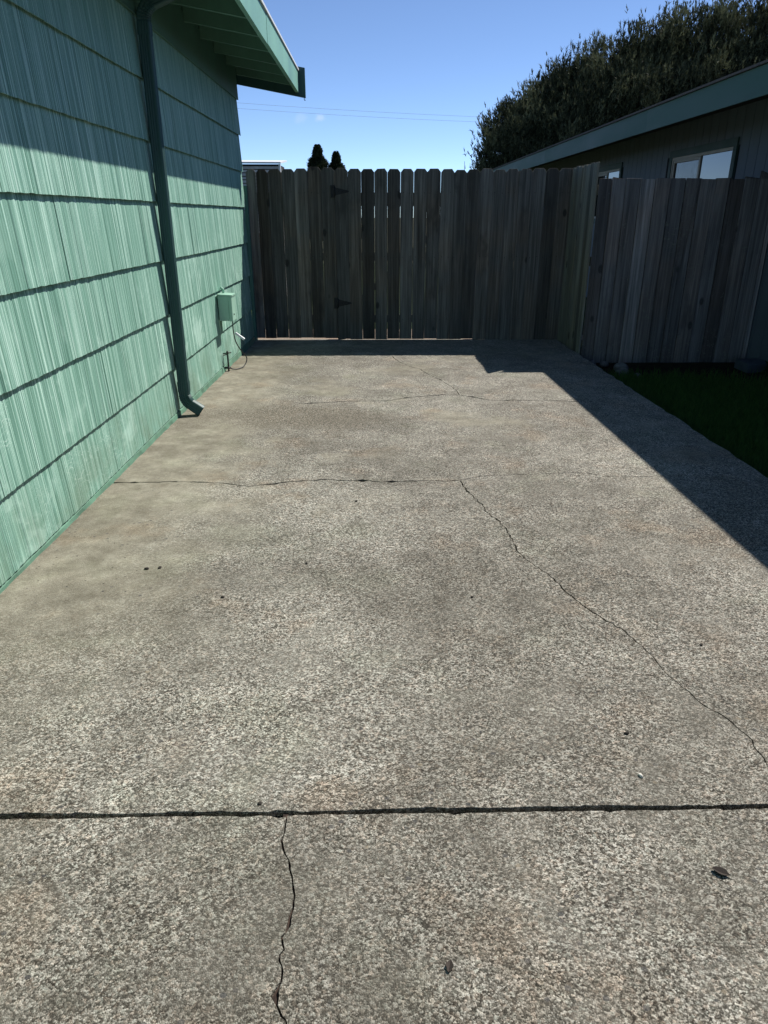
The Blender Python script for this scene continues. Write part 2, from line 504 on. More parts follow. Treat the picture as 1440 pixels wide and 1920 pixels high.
def tube(name, pts, rad, mat, parent=None, seg=8, closed_ends=True):
    pts = [Vector(p) for p in pts]
    n = len(pts)
    rads = rad if isinstance(rad, (list, tuple)) else [rad] * n
    vs, fs = [], []
    up = Vector((0.3, 0.2, 1)).normalized()
    for i, p in enumerate(pts):
        t = (pts[min(i + 1, n - 1)] - pts[max(i - 1, 0)]).normalized()
        a = t.cross(up)
        if a.length < 0.05: a = t.cross(Vector((1, 0, 0)))
        a.normalize()
        b = t.cross(a)
        for k in range(seg):
            an = 2 * math.pi * k / seg
            vs.append(p + (a * math.cos(an) + b * math.sin(an)) * rads[i])
    for i in range(n - 1):
        for k in range(seg):
            fs.append((i * seg + k, i * seg + (k + 1) % seg, (i + 1) * seg + (k + 1) % seg, (i + 1) * seg + k))
    if closed_ends:
        fs.append(tuple(range(seg - 1, -1, -1)))
        fs.append(tuple((n - 1) * seg + k for k in range(seg)))
    o = mesh(name, vs, fs, mat, parent, smooth=True)
    fix_normals(o.data)
    return o

def gz(y):                      # top of the driveway, it falls gently towards the fence
    return -0.008 * y

# ------------------------------------------------------------------ ground and slabs
g = mesh('ground', [(-400, -400, -0.36), (400, -400, -0.36), (400, 600, -0.36), (-400, 600, -0.36)], [(0, 1, 2, 3)], M['ground'])
tag(g, None, kind='structure')
s = box('garden_bed', 2.12, 3.97, -4.0, 8.62, -0.34, -0.155, M['soil'])
tag(s, None, kind='structure')
by = box('backyard_path', -1.9, 3.9, 8.665, 9.6, -0.34, -0.085, M['gravel'])
bl = box('backyard_lawn', -6.0, 3.9, 9.605, 24, -0.34, -0.10, M['lawn'])
tag(bl, None, kind='structure')
tag(by, None, kind='structure')

CR = {
'far_diag': ([(0.162,7.483),(0.225,7.175),(0.307,6.945),(0.417,6.781),(0.465,6.574),(0.538,6.378),(0.589,6.192),(0.624,6.060),(0.666,5.850),(0.673,5.672)], 0.008),
'far_cross': ([(-0.604,5.394),(-0.400,5.426),(-0.236,5.478),(-0.027,5.476),(0.065,5.475),(0.229,5.583),(0.425,5.656),(0.582,5.712),(0.673,5.672),(0.766,5.614),(0.841,5.539),(0.938,5.483),(1.089,5.500),(1.274,5.480),(1.480,5.460),(1.679,5.422)], 0.015),
'mid_cross': ([(-1.443,3.606),(-1.201,3.612),(-1.045,3.619),(-0.965,3.610),(-0.823,3.591),(-0.683,3.540),(-0.577,3.572),(-0.468,3.613),(-0.368,3.629),(-0.259,3.645),(-0.194,3.627),(-0.049,3.626),(0.023,3.599),(0.153,3.615),(0.270,3.622),(0.356,3.613),(0.449,3.620)], 0.011),
'mid_right': ([(0.449,3.620),(0.569,3.689),(0.750,3.714),(0.900,3.721),(1.056,3.747),(1.173,3.737),(1.234,3.691),(1.361,3.672),(1.526,3.679),(1.751,3.685),(2.042,3.673)], 0.0055),
'long': ([(0.449,3.620),(0.461,3.520),(0.478,3.431),(0.523,3.251),(0.529,3.167),(0.567,3.067),(0.591,2.954),(0.594,2.809),(0.600,2.716),(0.617,2.649),(0.658,2.560),(0.694,2.471),(0.707,2.405),(0.711,2.371),(0.744,2.288),(0.764,2.233),(0.797,2.166),(0.849,2.080),(0.877,1.987),(0.891,1.916),(0.894,1.854),(0.913,1.787),(0.934,1.721),(0.949,1.673),(0.985,1.623),(1.009,1.548),(1.011,1.460),(1.003,1.421)], 0.0075),
'near': ([(-0.221,1.290),(-0.217,1.250),(-0.216,1.230),(-0.221,1.204),(-0.214,1.181),(-0.209,1.167),(-0.198,1.149),(-0.192,1.122),(-0.183,1.091),(-0.175,1.058),(-0.175,1.033),(-0.179,1.015),(-0.180,0.992),(-0.184,0.977),(-0.191,0.967),(-0.187,0.952),(-0.183,0.941),(-0.190,0.931),(-0.190,0.920),(-0.183,0.907),(-0.181,0.897),(-0.181,0.879),(-0.187,0.864),(-0.189,0.852),(-0.183,0.835),(-0.173,0.817),(-0.164,0.809),(-0.161,0.794),(-0.165,0.768),(-0.156,0.735),(-0.16,0.6),(-0.14,0.4)], 0.004),
}

def crack_quads(pts, wdt, r, step=0.03, taper=0.0, chips=0.0):
    P = []
    for a, b in zip(pts[:-1], pts[1:]):
        a = Vector(a); b = Vector(b)
        L = (b - a).length
        k = max(1, int(L / step))
        nrm = Vector((-(b - a).y, (b - a).x)) / max(L, 1e-6)
        for i in range(k):
            q = a.lerp(b, i / k)
            if i: q = q + nrm * r.uniform(-1, 1) * min(0.006, L * 0.06)
            P.append(q)
    P.append(Vector(pts[-1]))
    ww = [wdt * r.uniform(0.4, 1.4) * (1 - taper * i / len(P)) * (1 + (r.uniform(0.8, 2.0) if r.random() < chips else 0)) for i, _ in enumerate(P)]
    ww[0] *= 0.6
    ww[-1] = wdt * 0.15
    Lf, Rt = [], []
    for i, q in enumerate(P):
        t = (P[min(i + 1, len(P) - 1)] - P[max(i - 1, 0)]).normalized()
        nn = Vector((-t.y, t.x))
        Lf.append(q + nn * ww[i] / 2)
        Rt.append(q - nn * ww[i] / 2)
    return [(Lf[i], Lf[i + 1], Rt[i + 1], Rt[i]) for i in range(len(P) - 1)]

def slab(name, outline, cracks, thick, r):
    vs = [Vector(p) for p in outline]
    es = [(i, (i + 1) % len(vs)) for i in range(len(vs))]
    quads = []
    for c in cracks:
        qs = crack_quads(*CR[c], r, *{'near': (0.012, 0.0, 0.10), 'long': (0.02, 0.5, 0.06), 'mid_cross': (0.025, 0.0, 0.08), 'far_cross': (0.03, 0.3, 0.1)}.get(c, (0.03, 0.3, 0.05)))
        quads += qs
        for q in qs:
            b = len(vs)
            vs += list(q)
            es += [(b, b + 1), (b + 1, b + 2), (b + 2, b + 3), (b + 3, b)]
    out = delaunay_2d_cdt(vs, es, [], 1, 1e-6)
    ov, of = out[0], out[2]
    Q = np.array([[(p.x, p.y) for p in q] for q in quads]) if quads else np.zeros((0, 4, 2))
    keep = []
    for f in of:
        c = sum((ov[i] for i in f), Vector((0, 0))) / len(f)
        inside = False
        if len(Q):
            cp = []
            for k in range(4):
                a = Q[:, k]; b = Q[:, (k + 1) % 4]
                cp.append((b[:, 0] - a[:, 0]) * (c.y - a[:, 1]) - (b[:, 1] - a[:, 1]) * (c.x - a[:, 0]))
            cp = np.array(cp)
            inside = bool(np.any(np.all(cp >= -1e-12, 0) | np.all(cp <= 1e-12, 0)))
        if not inside: keep.append(f)
    bm = bmesh.new()
    bv = [bm.verts.new((p.x, p.y, gz(p.y))) for p in ov]
    for f in keep:
        try: bm.faces.new([bv[i] for i in f])
        except ValueError: pass
    bmesh.ops.delete(bm, geom=[v for v in bm.verts if not v.link_faces], context='VERTS')
    bmesh.ops.recalc_face_normals(bm, faces=bm.faces)
    for f in bm.faces:
        if f.normal.z < 0: f.normal_flip()
    ret = bmesh.ops.extrude_face_region(bm, geom=list(bm.faces), use_keep_orig=True)
    for e in ret['geom']:
        if isinstance(e, bmesh.types.BMVert): e.co.z -= thick
    bmesh.ops.recalc_face_normals(bm, faces=bm.faces)
    me = bpy.data.meshes.new(name)
    bm.to_mesh(me)
    bm.free()
    return tag(link(name, me, M['concrete']), None, kind='structure')

jr = random.Random(3)
def jag(x0, x1, yf, amp, n, chip=1):
    a = []
    dv = 0
    for i in range(n + 1):
        x = x0 + (x1 - x0) * i / n
        dv = dv * 0.75 + jr.uniform(-1, 1) * amp + (chip * jr.uniform(2, 4) * amp if jr.random() < 0.035 else 0)
        a.append((x, yf(x) + dv))
    return a
yj = lambda x: 1.284 + 0.0077 * x
XL, XR = -1.452, 2.15
far_edge = jag(XL, XR, lambda x: yj(x) + 0.0085 + 0.0018 * math.sin(x * 5.1) + 0.0012 * math.sin(x * 13.7 + 1), 0.0013, 340)
def near_f(x):
    d = yj(x) - 0.0055
    d -= 0.008 * math.exp(-((x + 0.235) / 0.020) ** 2) + 0.004 * math.exp(-((x + 0.32) / 0.035) ** 2)
    return d
near_edge = jag(XL, XR, near_f, 0.0013, 340, -1)
right_edge = [(XR + jr.uniform(-0.012, 0.010), 1.5 + i * 0.12) for i in range(58)]
slab('driveway', far_edge + right_edge + [(XR, 8.66), (XL, 8.66)], ['far_diag', 'far_cross', 'mid_cross', 'mid_right', 'long'], 0.11, jr)
slab('driveway_apron', [(XL, -4.0), (XR, -4.0)] + near_edge[::-1], ['near'], 0.11, jr)
nv, nf = [], []
for i, (cx, cy) in enumerate(CR['near'][0]):
    nv += [(cx - 0.006, cy, gz(cy) - 0.007), (cx + 0.006, cy, gz(cy) - 0.007)]
    if i: nf.append((2 * i - 2, 2 * i - 1, 2 * i + 1, 2 * i))
tag(mesh('crack_dirt', nv, nf, M['crackdirt']), None, kind='structure')
jf = mesh('joint_filler', [(XL, 1.262, -0.030), (XR, 1.29, -0.030), (XR, 1.315, -0.030), (XL, 1.29, -0.030)], [(0, 1, 2, 3)], M['joint'])
tag(jf, None, kind='structure')

# ------------------------------------------------------------------ green house on the left
WX = -1.445
HY0, HY1 = -3.0, 8.46
house = thing('green_house', 'mint green house wall of grooved shakes with a deep eave, on the left', 'house', (WX, 2.5, -0.1))
box('wall', -7.0, WX - 0.02, HY0, HY1, -0.2, 2.72, M['soffit'], house)
# foundation strip
fo_v, fo_f = [], []
fr_ = random.Random(5)
ny = 150
for i in range(ny + 1):
    y = HY0 + (HY1 - HY0) * i / ny
    fo_v += [(WX - 0.015, y, 0.012), (WX + 0.019 + fr_.uniform(-.002, .002), y, -0.006 + fr_.uniform(-.002, .001)), (WX + 0.026 + fr_.uniform(-.005, .006), y, gz(y) - 0.03)]
    if i:
        b = (i - 1) * 3
        fo_f += [(b, b + 3, b + 4, b + 1), (b + 1, b + 4, b + 5, b + 2)]
mesh('foundation', fo_v, fo_f, M['found'], house)

def shake_me(k, length, height):
    r = random.Random(100 + k)
    ys = [0.0]
    while ys[-1] < length - 0.012:
        ys.append(ys[-1] + r.choice([0.0035, 0.005, 0.006, 0.008, 0.011, 0.016]))
    ys[-1] = length
    d = []
    cur = 0.0
    for i, y in enumerate(ys):
        tgt = r.choice([0.0, 0.0, -0.0012, -0.0026, -0.0038])
        cur = 0.25 * cur + 0.75 * tgt
        d.append(cur)
    bz = 0.0
    vs, fs = [], []
    for i, y in enumerate(ys):
        bz = 0.8 * bz + r.uniform(-0.0011, 0.0011)
        x_b, x_t = 0.021 + d[i], 0.001 + d[i] * 0.8
        vs += [(x_t, y, height + 0.016), (x_b, y, bz), (0.0135, y, bz + 0.001), (0.0125, y, bz + 0.034), (-0.004, y, bz + 0.034)]
        if i:
            b = (i - 1) * 5
            fs += [(b + q, b + q + 1, b + q + 6, b + q + 5) for q in range(4)]
    n = len(ys) - 1
    vs += [(-0.004, 0.0, height + 0.016), (-0.004, length, height + 0.016)]
    e = n * 5
    fs += [(0, len(vs) - 2, 4, 3), (0, 3, 2, 1), (e, e + 3, e + 4, len(vs) - 1), (e, e + 1, e + 2, e + 3)]
    me = bpy.data.meshes.new('siding_panel')
    me.from_pydata(vs, [], fs)
    me.validate()
    me.materials.append(M['shake'])
    return me

course_z = [0.005, 0.305, 0.672, 1.021, 1.385, 1.732, 2.075, 2.413]
PL = 1.219
cache = {}
mk = 0
for ci in range(7):
    z0, hgt = course_z[ci], course_z[ci + 1] - course_z[ci]
    off = [0.0, 0.55, 0.22, 0.83, 0.4, 1.02, 0.66][ci]
    y = HY0 - off
    while y < HY1 - 0.001:
        a, b = max(y, HY0), min(y + PL, HY1)
        L = round(b - a, 4)
        if L > 0.01:
            key = (round(hgt, 3), L, rnd.randrange(3))
            if key not in cache:
                mk += 1
                cache[key] = shake_me(mk, L - 0.0003, hgt)
            o = link('siding_panel', cache[key], None, house, (WX + rnd.uniform(-0.0004, 0.0004), a, z0 + rnd.uniform(-0.0015, 0.0015)))
        y += PL
# frieze, lapping over the top course
prism_y('frieze_board', [(WX + 0.022, 2.405), (WX + 0.012, 2.70), (WX - 0.02, 2.70), (WX - 0.02, 2.41)], HY0, HY1, M['soffit'], house)
# eave: rafters, sheathing, fascia, drip edge, roof; slope 2 in 12
FX = -0.83
SLP = 0.167
def eave_z(x): return 2.525 + SLP * (FX - x)
RY1 = 8.84
prism_y('soffit', [(FX - 0.04, eave_z(FX - 0.04) + 0.115), (-3.6, eave_z(-3.6) + 0.115), (-3.6, eave_z(-3.6) + 0.135), (FX - 0.04, eave_z(FX - 0.04) + 0.135)], HY0 - 0.4, RY1, M['soffit'], house)
yy = 8.50
while yy > HY0:
    prism_y('rafter', [(FX - 0.04, eave_z(FX - .04) + 0.012), (WX + 0.015, eave_z(WX) + 0.012), (WX + 0.015, eave_z(WX) + 0.114), (FX - 0.04, eave_z(FX - .04) + 0.114)], yy - 0.019, yy + 0.019, M['rafter'], house)
    # blocking between rafters, on the wall line
    prism_y('blocking', [(WX + 0.010, 2.66), (WX + 0.008, eave_z(WX) + 0.113), (WX - 0.02, eave_z(WX) + 0.113), (WX - 0.02, 2.66)], yy - 0.52, yy - 0.0195, M['soffit'], house)
    yy -= 0.541
fas = prism_y('fascia', [(FX, 2.525), (FX, 2.725), (FX - 0.038, 2.73), (FX - 0.038, 2.531)], 6.46, RY1, M['trim'], house)
fas2 = prism_y('fascia', [(FX - 0.0025, 2.522), (FX - 0.0025, 2.725), (FX - 0.038, 2.73), (FX - 0.038, 2.528)], HY0 - 0.4, 6.4575, M['trim'], house)
prism_y('drip_edge', [(FX + 0.012, 2.728), (FX + 0.012, 2.745), (FX - 0.10, 2.766), (FX - 0.10, 2.749)], HY0 - 0.4, RY1 + 0.03, M['white'], house)
RIDX = -4.6
rz = lambda x: 2.745 + SLP * (FX - x)
prism_y('roof', [(FX - 0.002, 2.7475), (RIDX, rz(RIDX) + 0.02), (-8.2, 2.85), (-8.2, 2.79), (RIDX, rz(RIDX) - 0.06), (FX - 0.06, 2.74)], HY0 - 0.42, RY1 + 0.028, M['roof_pale'], house)
# barge board closing the far gable, standing proud of the fascia
prism_y('barge_board', [(FX + 0.072, 2.477), (FX + 0.072, 2.758), (-3.8, 2.758 + SLP * (FX + .072 + 3.8)), (-3.8, 2.50 + SLP * (FX + .072 + 3.8))], RY1 + 0.001, RY1 + 0.04, M['spout'], house)
tube('drip_hook', [(FX + 0.055, RY1 + 0.02, 2.48), (FX + 0.055, RY1 + 0.02, 2.462), (FX + 0.062, RY1 + 0.02, 2.452), (FX + 0.068, RY1 + 0.02, 2.462)], 0.0035, M['nail'], house, 6)
box('gable_wall', -6.9, WX - 0.05, HY1 - 0.06, HY1 - 0.01, 2.70, 2.95, M['soffit'], house)

# ------------------------------------------------------------------ downspout
DY = 5.06
ds = thing('downspout', 'dark green rectangular downspout on the mint house wall, kicked out at its foot', 'downspout', (-1.385, DY, -0.04))
def profile(wx, wy, r=0.012, ribs=True):
    P = []
    per = 7
    for (cx, cy, a0) in ((wx - r, wy - r, 0), (-wx + r, wy - r, 90), (-wx + r, -wy + r, 180), (wx - r, -wy + r, 270)):
        for k in range(4):
            a = math.radians(a0 + 30 * k)
            P.append((cx + r * math.cos(a), cy + r * math.sin(a)))
    # shallow lengthwise ribs on the flat sides
    Q = []
    for i in range(len(P)):
        a, b = P[i], P[(i + 1) % len(P)]
        Q.append(a)
        L = math.hypot(b[0] - a[0], b[1] - a[1])
        if ribs and L > 0.02:
            nx, ny_ = (b[1] - a[1]) / L, -(b[0] - a[0]) / L
            for k in range(1, per):
                t = k / per
                h = -0.0022 if k % 2 else 0.0
                Q.append((a[0] + (b[0] - a[0]) * t + nx * h, a[1] + (b[1] - a[1]) * t + ny_ * h))
    return Q
def sweep(name, path, wx, wy, mat, parent, scale=None, hollow=False):
    prof = profile(wx, wy)
    n = len(prof)
    vs, fs = [], []
    for i, (px, pz) in enumerate(path):
        a = path[max(i - 1, 0)]; b = path[min(i + 1, len(path) - 1)]
        t = Vector((b[0] - a[0], 0, b[1] - a[1])).normalized()
        nx = Vector((-t.z, 0, t.x))
        s_ = scale[i] if scale else 1.0
        for u, v in prof:
            vs.append(Vector((px, DY, pz)) + nx * u * s_ + Vector((0, 1, 0)) * v * s_)
    for i in range(len(path) - 1):
        for k in range(n):
            fs.append((i * n + k, i * n + (k + 1) % n, (i + 1) * n + (k + 1) % n, (i + 1) * n + k))
    o = mesh(name, vs, fs, mat, parent)
    fix_normals(o.data)
    if hollow:
        md = o.modifiers.new('shell', 'SOLIDIFY')
        md.thickness = 0.0015
        md.offset = -1
    return o
PX = -1.383
sweep('pipe', [(PX, 2.33), (PX, 1.6), (PX, 0.9), (PX, 0.175)], 0.037, 0.031, M['spout'], ds)
def arc_path(cx, cz, r, a0, a1, n):
    return [(cx + r * math.cos(math.radians(a0 + (a1 - a0) * i / n)), cz + r * math.sin(math.radians(a0 + (a1 - a0) * i / n))) for i in range(n + 1)]
low = [(PX, 0.205), (PX, 0.135)] + [(PX, 0.132)] + arc_path(PX + 0.085, 0.110, 0.085, 180, 236, 14)
last, prev = Vector(low[-1]), Vector(low[-2])
dv = (last - prev).normalized()
low += [tuple(last + dv * 0.05), tuple(last + dv * 0.088)]
scl = [1.06, 1.06, 0.99] + [1.045 if i % 2 else 0.955 for i in range(15)] + [1.0, 1.0]
sweep('elbow', low, 0.038, 0.032, M['spout'], ds, scl, True)
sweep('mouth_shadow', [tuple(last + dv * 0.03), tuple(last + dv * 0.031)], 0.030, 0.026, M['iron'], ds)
up = [(PX, 2.30), (PX, 2.365), (PX, 2.368)] + [(PX + 0.10 - 0.10 * math.cos(math.radians(a)), 2.375 + 0.10 * math.sin(math.radians(a))) for a in range(0, 71, 5)]
last, prev = Vector(up[-1]), Vector(up[-2])
dv = (last - prev).normalized()
up += [tuple(last + dv * 0.06), tuple(last + dv * 0.36)]
scl = [1.06, 1.06, 0.99] + [1.045 if i % 2 else 0.955 for i in range(15)] + [1.0, 1.0]
sweep('elbow', up, 0.038, 0.032, M['spout'], ds, scl)

# ------------------------------------------------------------------ utility box, cable, standpipe on the house wall
ub = thing('utility_box', 'small mint painted utility box mounted low on the green house wall', 'utility box', (-1.41, 6.72, 0.42))
BX0, BX1, BY0, BY1, BZ0, BZ1 = -1.425, -1.300, 6.63, 6.80, 0.415, 0.636
box('body', BX0, BX1 - 0.030, BY0, BY1, BZ0, BZ1, M['box'], ub, 0.006)
box('cover', BX1 - 0.0295, BX1, BY0 - 0.004, BY1 + 0.004, BZ0 - 0.004, BZ1 + 0.004, M['box'], ub, 0.006)
mesh('lid', [(BX0 - .004, BY0 - .008, BZ1 + .014), (BX1 + .006, BY0 - .008, BZ1 + .006), (BX1 + .006, BY1 + .008, BZ1 + .006), (BX0 - .004, BY1 + .008, BZ1 + .014),
             (BX0 - .004, BY0 - .008, BZ1 + .003), (BX1 + .006, BY0 - .008, BZ1 - .008), (BX1 + .006, BY1 + .008, BZ1 - .008), (BX0 - .004, BY1 + .008, BZ1 + .003)],
     [(0, 1, 2, 3), (0, 4, 5, 1), (1, 5, 6, 2), (2, 6, 7, 3), (3, 7, 4, 0)], M['box'], ub)
tube('conduit_stub', [(-1.395, 6.76, BZ1 + 0.01), (-1.395, 6.76, BZ1 + 0.045), (-1.42, 6.76, BZ1 + 0.06)], 0.011, M['box'], ub)
tube('latch', [(BX1 + 0.001, 6.68, 0.47), (BX1 + 0.008, 6.68, 0.47)], 0.006, M['iron'], ub)

def bez(pts, n=40):
    P = [Vector(p) for p in pts]
    out = []
    for i in range(len(P) - 1):
        p0, p1, p2, p3 = P[max(i - 1, 0)], P[i], P[i + 1], P[min(i + 2, len(P) - 1)]
        for k in range(n // (len(P) - 1)):
            t = k / (n // (len(P) - 1))
            out.append(0.5 * ((2 * p1) + (-p0 + p2) * t + (2 * p0 - 5 * p1 + 4 * p2 - p3) * t * t + (-p0 + 3 * p1 - 3 * p2 + p3) * t ** 3))
    out.append(P[-1])
    return out
cb = thing('cable', 'thin black cable looping from the utility box down to the concrete', 'cable', (-1.38, 6.8, -0.05))
tube('lead', bez([(-1.325, 6.73, 0.42), (-1.325, 6.72, 0.33), (-1.315, 6.74, 0.22), (-1.29, 6.83, 0.12), (-1.255, 6.92, 0.03), (-1.275, 6.86, -0.035), (-1.33, 6.76, -0.046), (-1.375, 6.72, -0.03), (-1.392, 6.70, 0.0)], 64), 0.0052, M['cable'], cb, 8)
tg = mesh('tag', [(-1.318, 6.735, 0.285), (-1.238, 6.735, 0.225), (-1.228, 6.735, 0.240), (-1.305, 6.735, 0.300), (-1.318, 6.741, 0.287), (-1.236, 6.745, 0.228), (-1.226, 6.745, 0.244), (-1.304, 6.741, 0.302)],
          [(0, 1, 2, 3), (7, 6, 5, 4), (0, 4, 5, 1), (1, 5, 6, 2), (2, 6, 7, 3), (3, 7, 4, 0)], M['tag'], cb)
tg['label'] = 'white tag tied to the cable'
sp = thing('standpipe', 'thin corroded standpipe with a cross handle at the foot of the green wall', 'pipe', (-1.395, 6.70, -0.054))
tube('riser', [(-1.392, 6.70, -0.075), (-1.392, 6.70, 0.115)], 0.0085, M['brass'], sp)
tube('handle', [(-1.43, 6.685, 0.112), (-1.36, 6.715, 0.118)], 0.006, M['brass'], sp)
tube('cap', [(-1.392, 6.70, 0.11), (-1.392, 6.70, 0.135)], [0.013, 0.009], M['brass'], sp)
tube('valve', [(-1.425, 6.69, -0.02), (-1.37, 6.705, -0.022)], 0.010, M['brass'], sp)
tube('side_pipe', [(-1.43, 6.66, -0.06), (-1.43, 6.66, 0.09), (-1.427, 6.665, 0.1), (-1.40, 6.695, 0.102)], 0.005, M['brass'], sp)

# ------------------------------------------------------------------ fences
FY = 8.62
def picket_me(wd, zb, zt, ear, th=0.017, seed=0):
    r = random.Random(seed)
    h = wd / 2
    j = lambda a: r.uniform(-a, a)
    n = 6
    L = [(-h + j(.0015), zb + (zt - ear - zb) * i / n) for i in range(n + 1)]
    R = [(h + j(.0015), zb + (zt - ear - zb) * i / n) for i in range(n + 1)]
    if ear > 0.005:
        out = R + [(h - ear * 0.85 + j(.003), zt + j(.002)), (-h + ear * 0.85 + j(.003), zt + j(.002))] + L[::-1]
    else:
        out = R + [(h, zt + j(.004)), (-h, zt + j(.004))] + L[::-1]
    m = len(out)
    bm = bmesh.new()
    a = [bm.verts.new((x, -th / 2, z)) for x, z in out]
    f = bm.faces.new(a)
    ret = bmesh.ops.extrude_face_region(bm, geom=[f], use_keep_orig=True)
    for e in ret['geom']:
        if isinstance(e, bmesh.types.BMVert): e.co.y += th
    bmesh.ops.recalc_face_normals(bm, faces=bm.faces)
    sharp = [e for e in bm.edges if len(e.link_faces) == 2 and e.calc_face_angle(0) > 0.5]
    bmesh.ops.bevel(bm, geom=sharp, offset=0.0018, segments=1, affect='EDGES')
    me = bpy.data.meshes.new('picket')
    bm.to_mesh(me)
    bm.free()
    return me

def nails(parent, spots):
    """spots: list of (x,y,z,axis) nail heads"""
    vs, fs = [], []
    for (x, y, z, ax) in spots:
        b = len(vs)
        for k in range(6):
            a = math.pi / 3 * k
            u, v = 0.0042 * math.cos(a), 0.0042 * math.sin(a)
            vs.append((x + u, y - 0.0005, z + v) if ax == 'y' else (x - 0.0005, y + u, z + v))
        for k in range(6):
            a = math.pi / 3 * k
            u, v = 0.0036 * math.cos(a), 0.0036 * math.sin(a)
            vs.append((x + u, y - 0.002, z + v) if ax == 'y' else (x - 0.002, y + u, z + v))
        fs.append(tuple(range(b + 6, b + 12)))
        fs += [(b + k, b + (k + 1) % 6, b + 6 + (k + 1) % 6, b + 6 + k) for k in range(6)]
    o = mesh('nail_heads', vs, fs, M['nail'], parent)
    o['kind'] = 'stuff'

PK = [-1.377, -1.258, -1.115, -0.966, -0.823, -0.681, -0.53, -0.38, -0.237, -0.088, 0.055, 0.201, 0.345, 0.491, 0.639, 0.79, 0.936, 1.072, 1.222, 1.365, 1.508, 1.651, 1.805, 1.949, 2.087]
fr = random.Random(21)
def picket_run(parent, xs, y0, zb, ztf, gap=0.006, ends=(None, None)):
    sp_ = []
    for i, x in enumerate(xs):
        lo = (xs[i - 1] + x) / 2 if i else (ends[0] if ends[0] is not None else x - 0.0735)
        hi = (xs[i + 1] + x) / 2 if i < len(xs) - 1 else (ends[1] if ends[1] is not None else x + 0.0735)
        ga, gb = gap * fr.choice([0.1, 0.3, 0.5, 0.9]), gap * fr.choice([0.1, 0.3, 0.5, 0.9])
        wd = hi - lo - ga - gb
        x = (lo + ga + hi - gb) / 2
        zt = ztf(x) + fr.uniform(-0.007, 0.007)
        me = picket_me(wd, zb + fr.uniform(-0.004, 0.006), zt, 0.034, seed=fr.randrange(9999))
        me.materials.append(M['wood'])
        o = link('picket', me, None, parent, (x, y0 + fr.uniform(-0.004, 0.004), 0))
        o.rotation_euler = (fr.uniform(-.002, .002), fr.uniform(-.0012, .0012), fr.uniform(-.02, .02))
        for z in (1.535, 0.86, 0.17):
            for dx_ in (-0.04, 0.035):
                sp_.append((x + dx_ + fr.uniform(-.008, .008), y0 - 0.0105, z + fr.uniform(-.008, .008), 'y'))
    nails(parent, sp_)

def ztop(x):
    return 1.768 + 0.018 * math.exp(-((x + 0.62) / 0.25) ** 2) + 0.012 * max(0, x - 1.3)
fl = thing('picket_fence', 'short dark dog-eared picket fence between the green house and the gate hinges', 'fence', (-0.95, FY, -0.07), 'weathered dog-eared fence runs')
picket_run(fl, PK[:7], FY, -0.048, ztop, 0.0016, (-1.425, -0.457))
gt = thing('gate', 'dark weathered dog-eared picket gate hung on two black strap hinges', 'gate', (0.35, FY, -0.07))
picket_run(gt, PK[7:18], FY - 0.003, -0.060, ztop, 0.0016, (-0.453, 1.146))
f2 = thing('picket_fence', 'dark dog-eared picket fence between the gate and the inner corner', 'fence', (1.6, FY, -0.07), 'weathered dog-eared fence runs')
picket_run(f2, PK[18:], FY + 0.004, -0.072, ztop, 0.001, (1.148, 2.186))
for par, xa, xb in ((fl, -1.42, -0.465), (gt, -0.445, 1.14), (f2, 1.155, 2.19)):
    for z, zh in ((1.395, 0.14), (0.82, 0.089), (0.13, 0.089)):
        box('rail', xa, xb, FY + 0.011, FY + 0.049, z, z + zh, M['wood'], par, 0.003)
box('post', -0.462, -0.37, FY + 0.052, FY + 0.14, -0.3, 1.70, M['wood'], fl, 0.003)
box('post', 1.16, 1.25, FY + 0.052, FY + 0.14, -0.3, 1.70, M['wood'], f2, 0.003)
# gate brace behind the pickets
mesh('brace', [(-0.40, FY + 0.012, 0.24), (-0.31, FY + 0.012, 0.24), (1.09, FY + 0.012, 1.47), (1.00, FY + 0.012, 1.47), (-0.40, FY + 0.045, 0.24), (-0.31, FY + 0.045, 0.24), (1.09, FY + 0.045, 1.47), (1.00, FY + 0.045, 1.47)],
     [(0, 1, 2, 3), (7, 6, 5, 4), (0, 4, 5, 1), (1, 5, 6, 2), (2, 6, 7, 3), (3, 7, 4, 0)], M['wood'], gt)
for hz, hx in ((1.545, -0.455), (0.355, -0.445)):
    yb = FY - 0.013
    h = box('hinge', hx - 0.048, hx - 0.004, yb - 0.006, yb + 0.001, hz - 0.062, hz + 0.062, M['iron'], gt, 0.0015)
    vs = [(hx + 0.006, yb - .006, hz - .040), (hx + 0.145, yb - .006, hz - .010), (hx + 0.160, yb - .006, hz), (hx + 0.145, yb - .006, hz + .010), (hx + 0.006, yb - .006, hz + .040)]
    vs = vs + [(x, yb + .001, z) for x, _, z in vs]
    n5 = 5
    mesh('strap', vs, [tuple(range(5)), tuple(range(9, 4, -1))] + [(i, i + 5, (i + 1) % 5 + 5, (i + 1) % 5) for i in range(5)], M['iron'], h)
    tube('pin', [(hx, yb - 0.006, hz - 0.05), (hx, yb - 0.006, hz + 0.05)], 0.0075, M['iron'], h)
    for (bx, bz_) in ((-.026, .04), (-.026, -.04), (.04, 0.0), (.085, 0), (.125, 0)):
        tube('bolt', [(hx + bx, yb - 0.005, hz + bz_), (hx + bx, yb - 0.012, hz + bz_)], 0.0065, M['iron'], h, 6)
# green painted jamb post at the house
gp = tag(box('jamb_post', -1.452, -1.415, FY - 0.075, FY + 0.02, -0.07, 1.60, M['post_green'], None, 0.003), 'slim green painted post squeezed between the house corner and the fence', 'post')

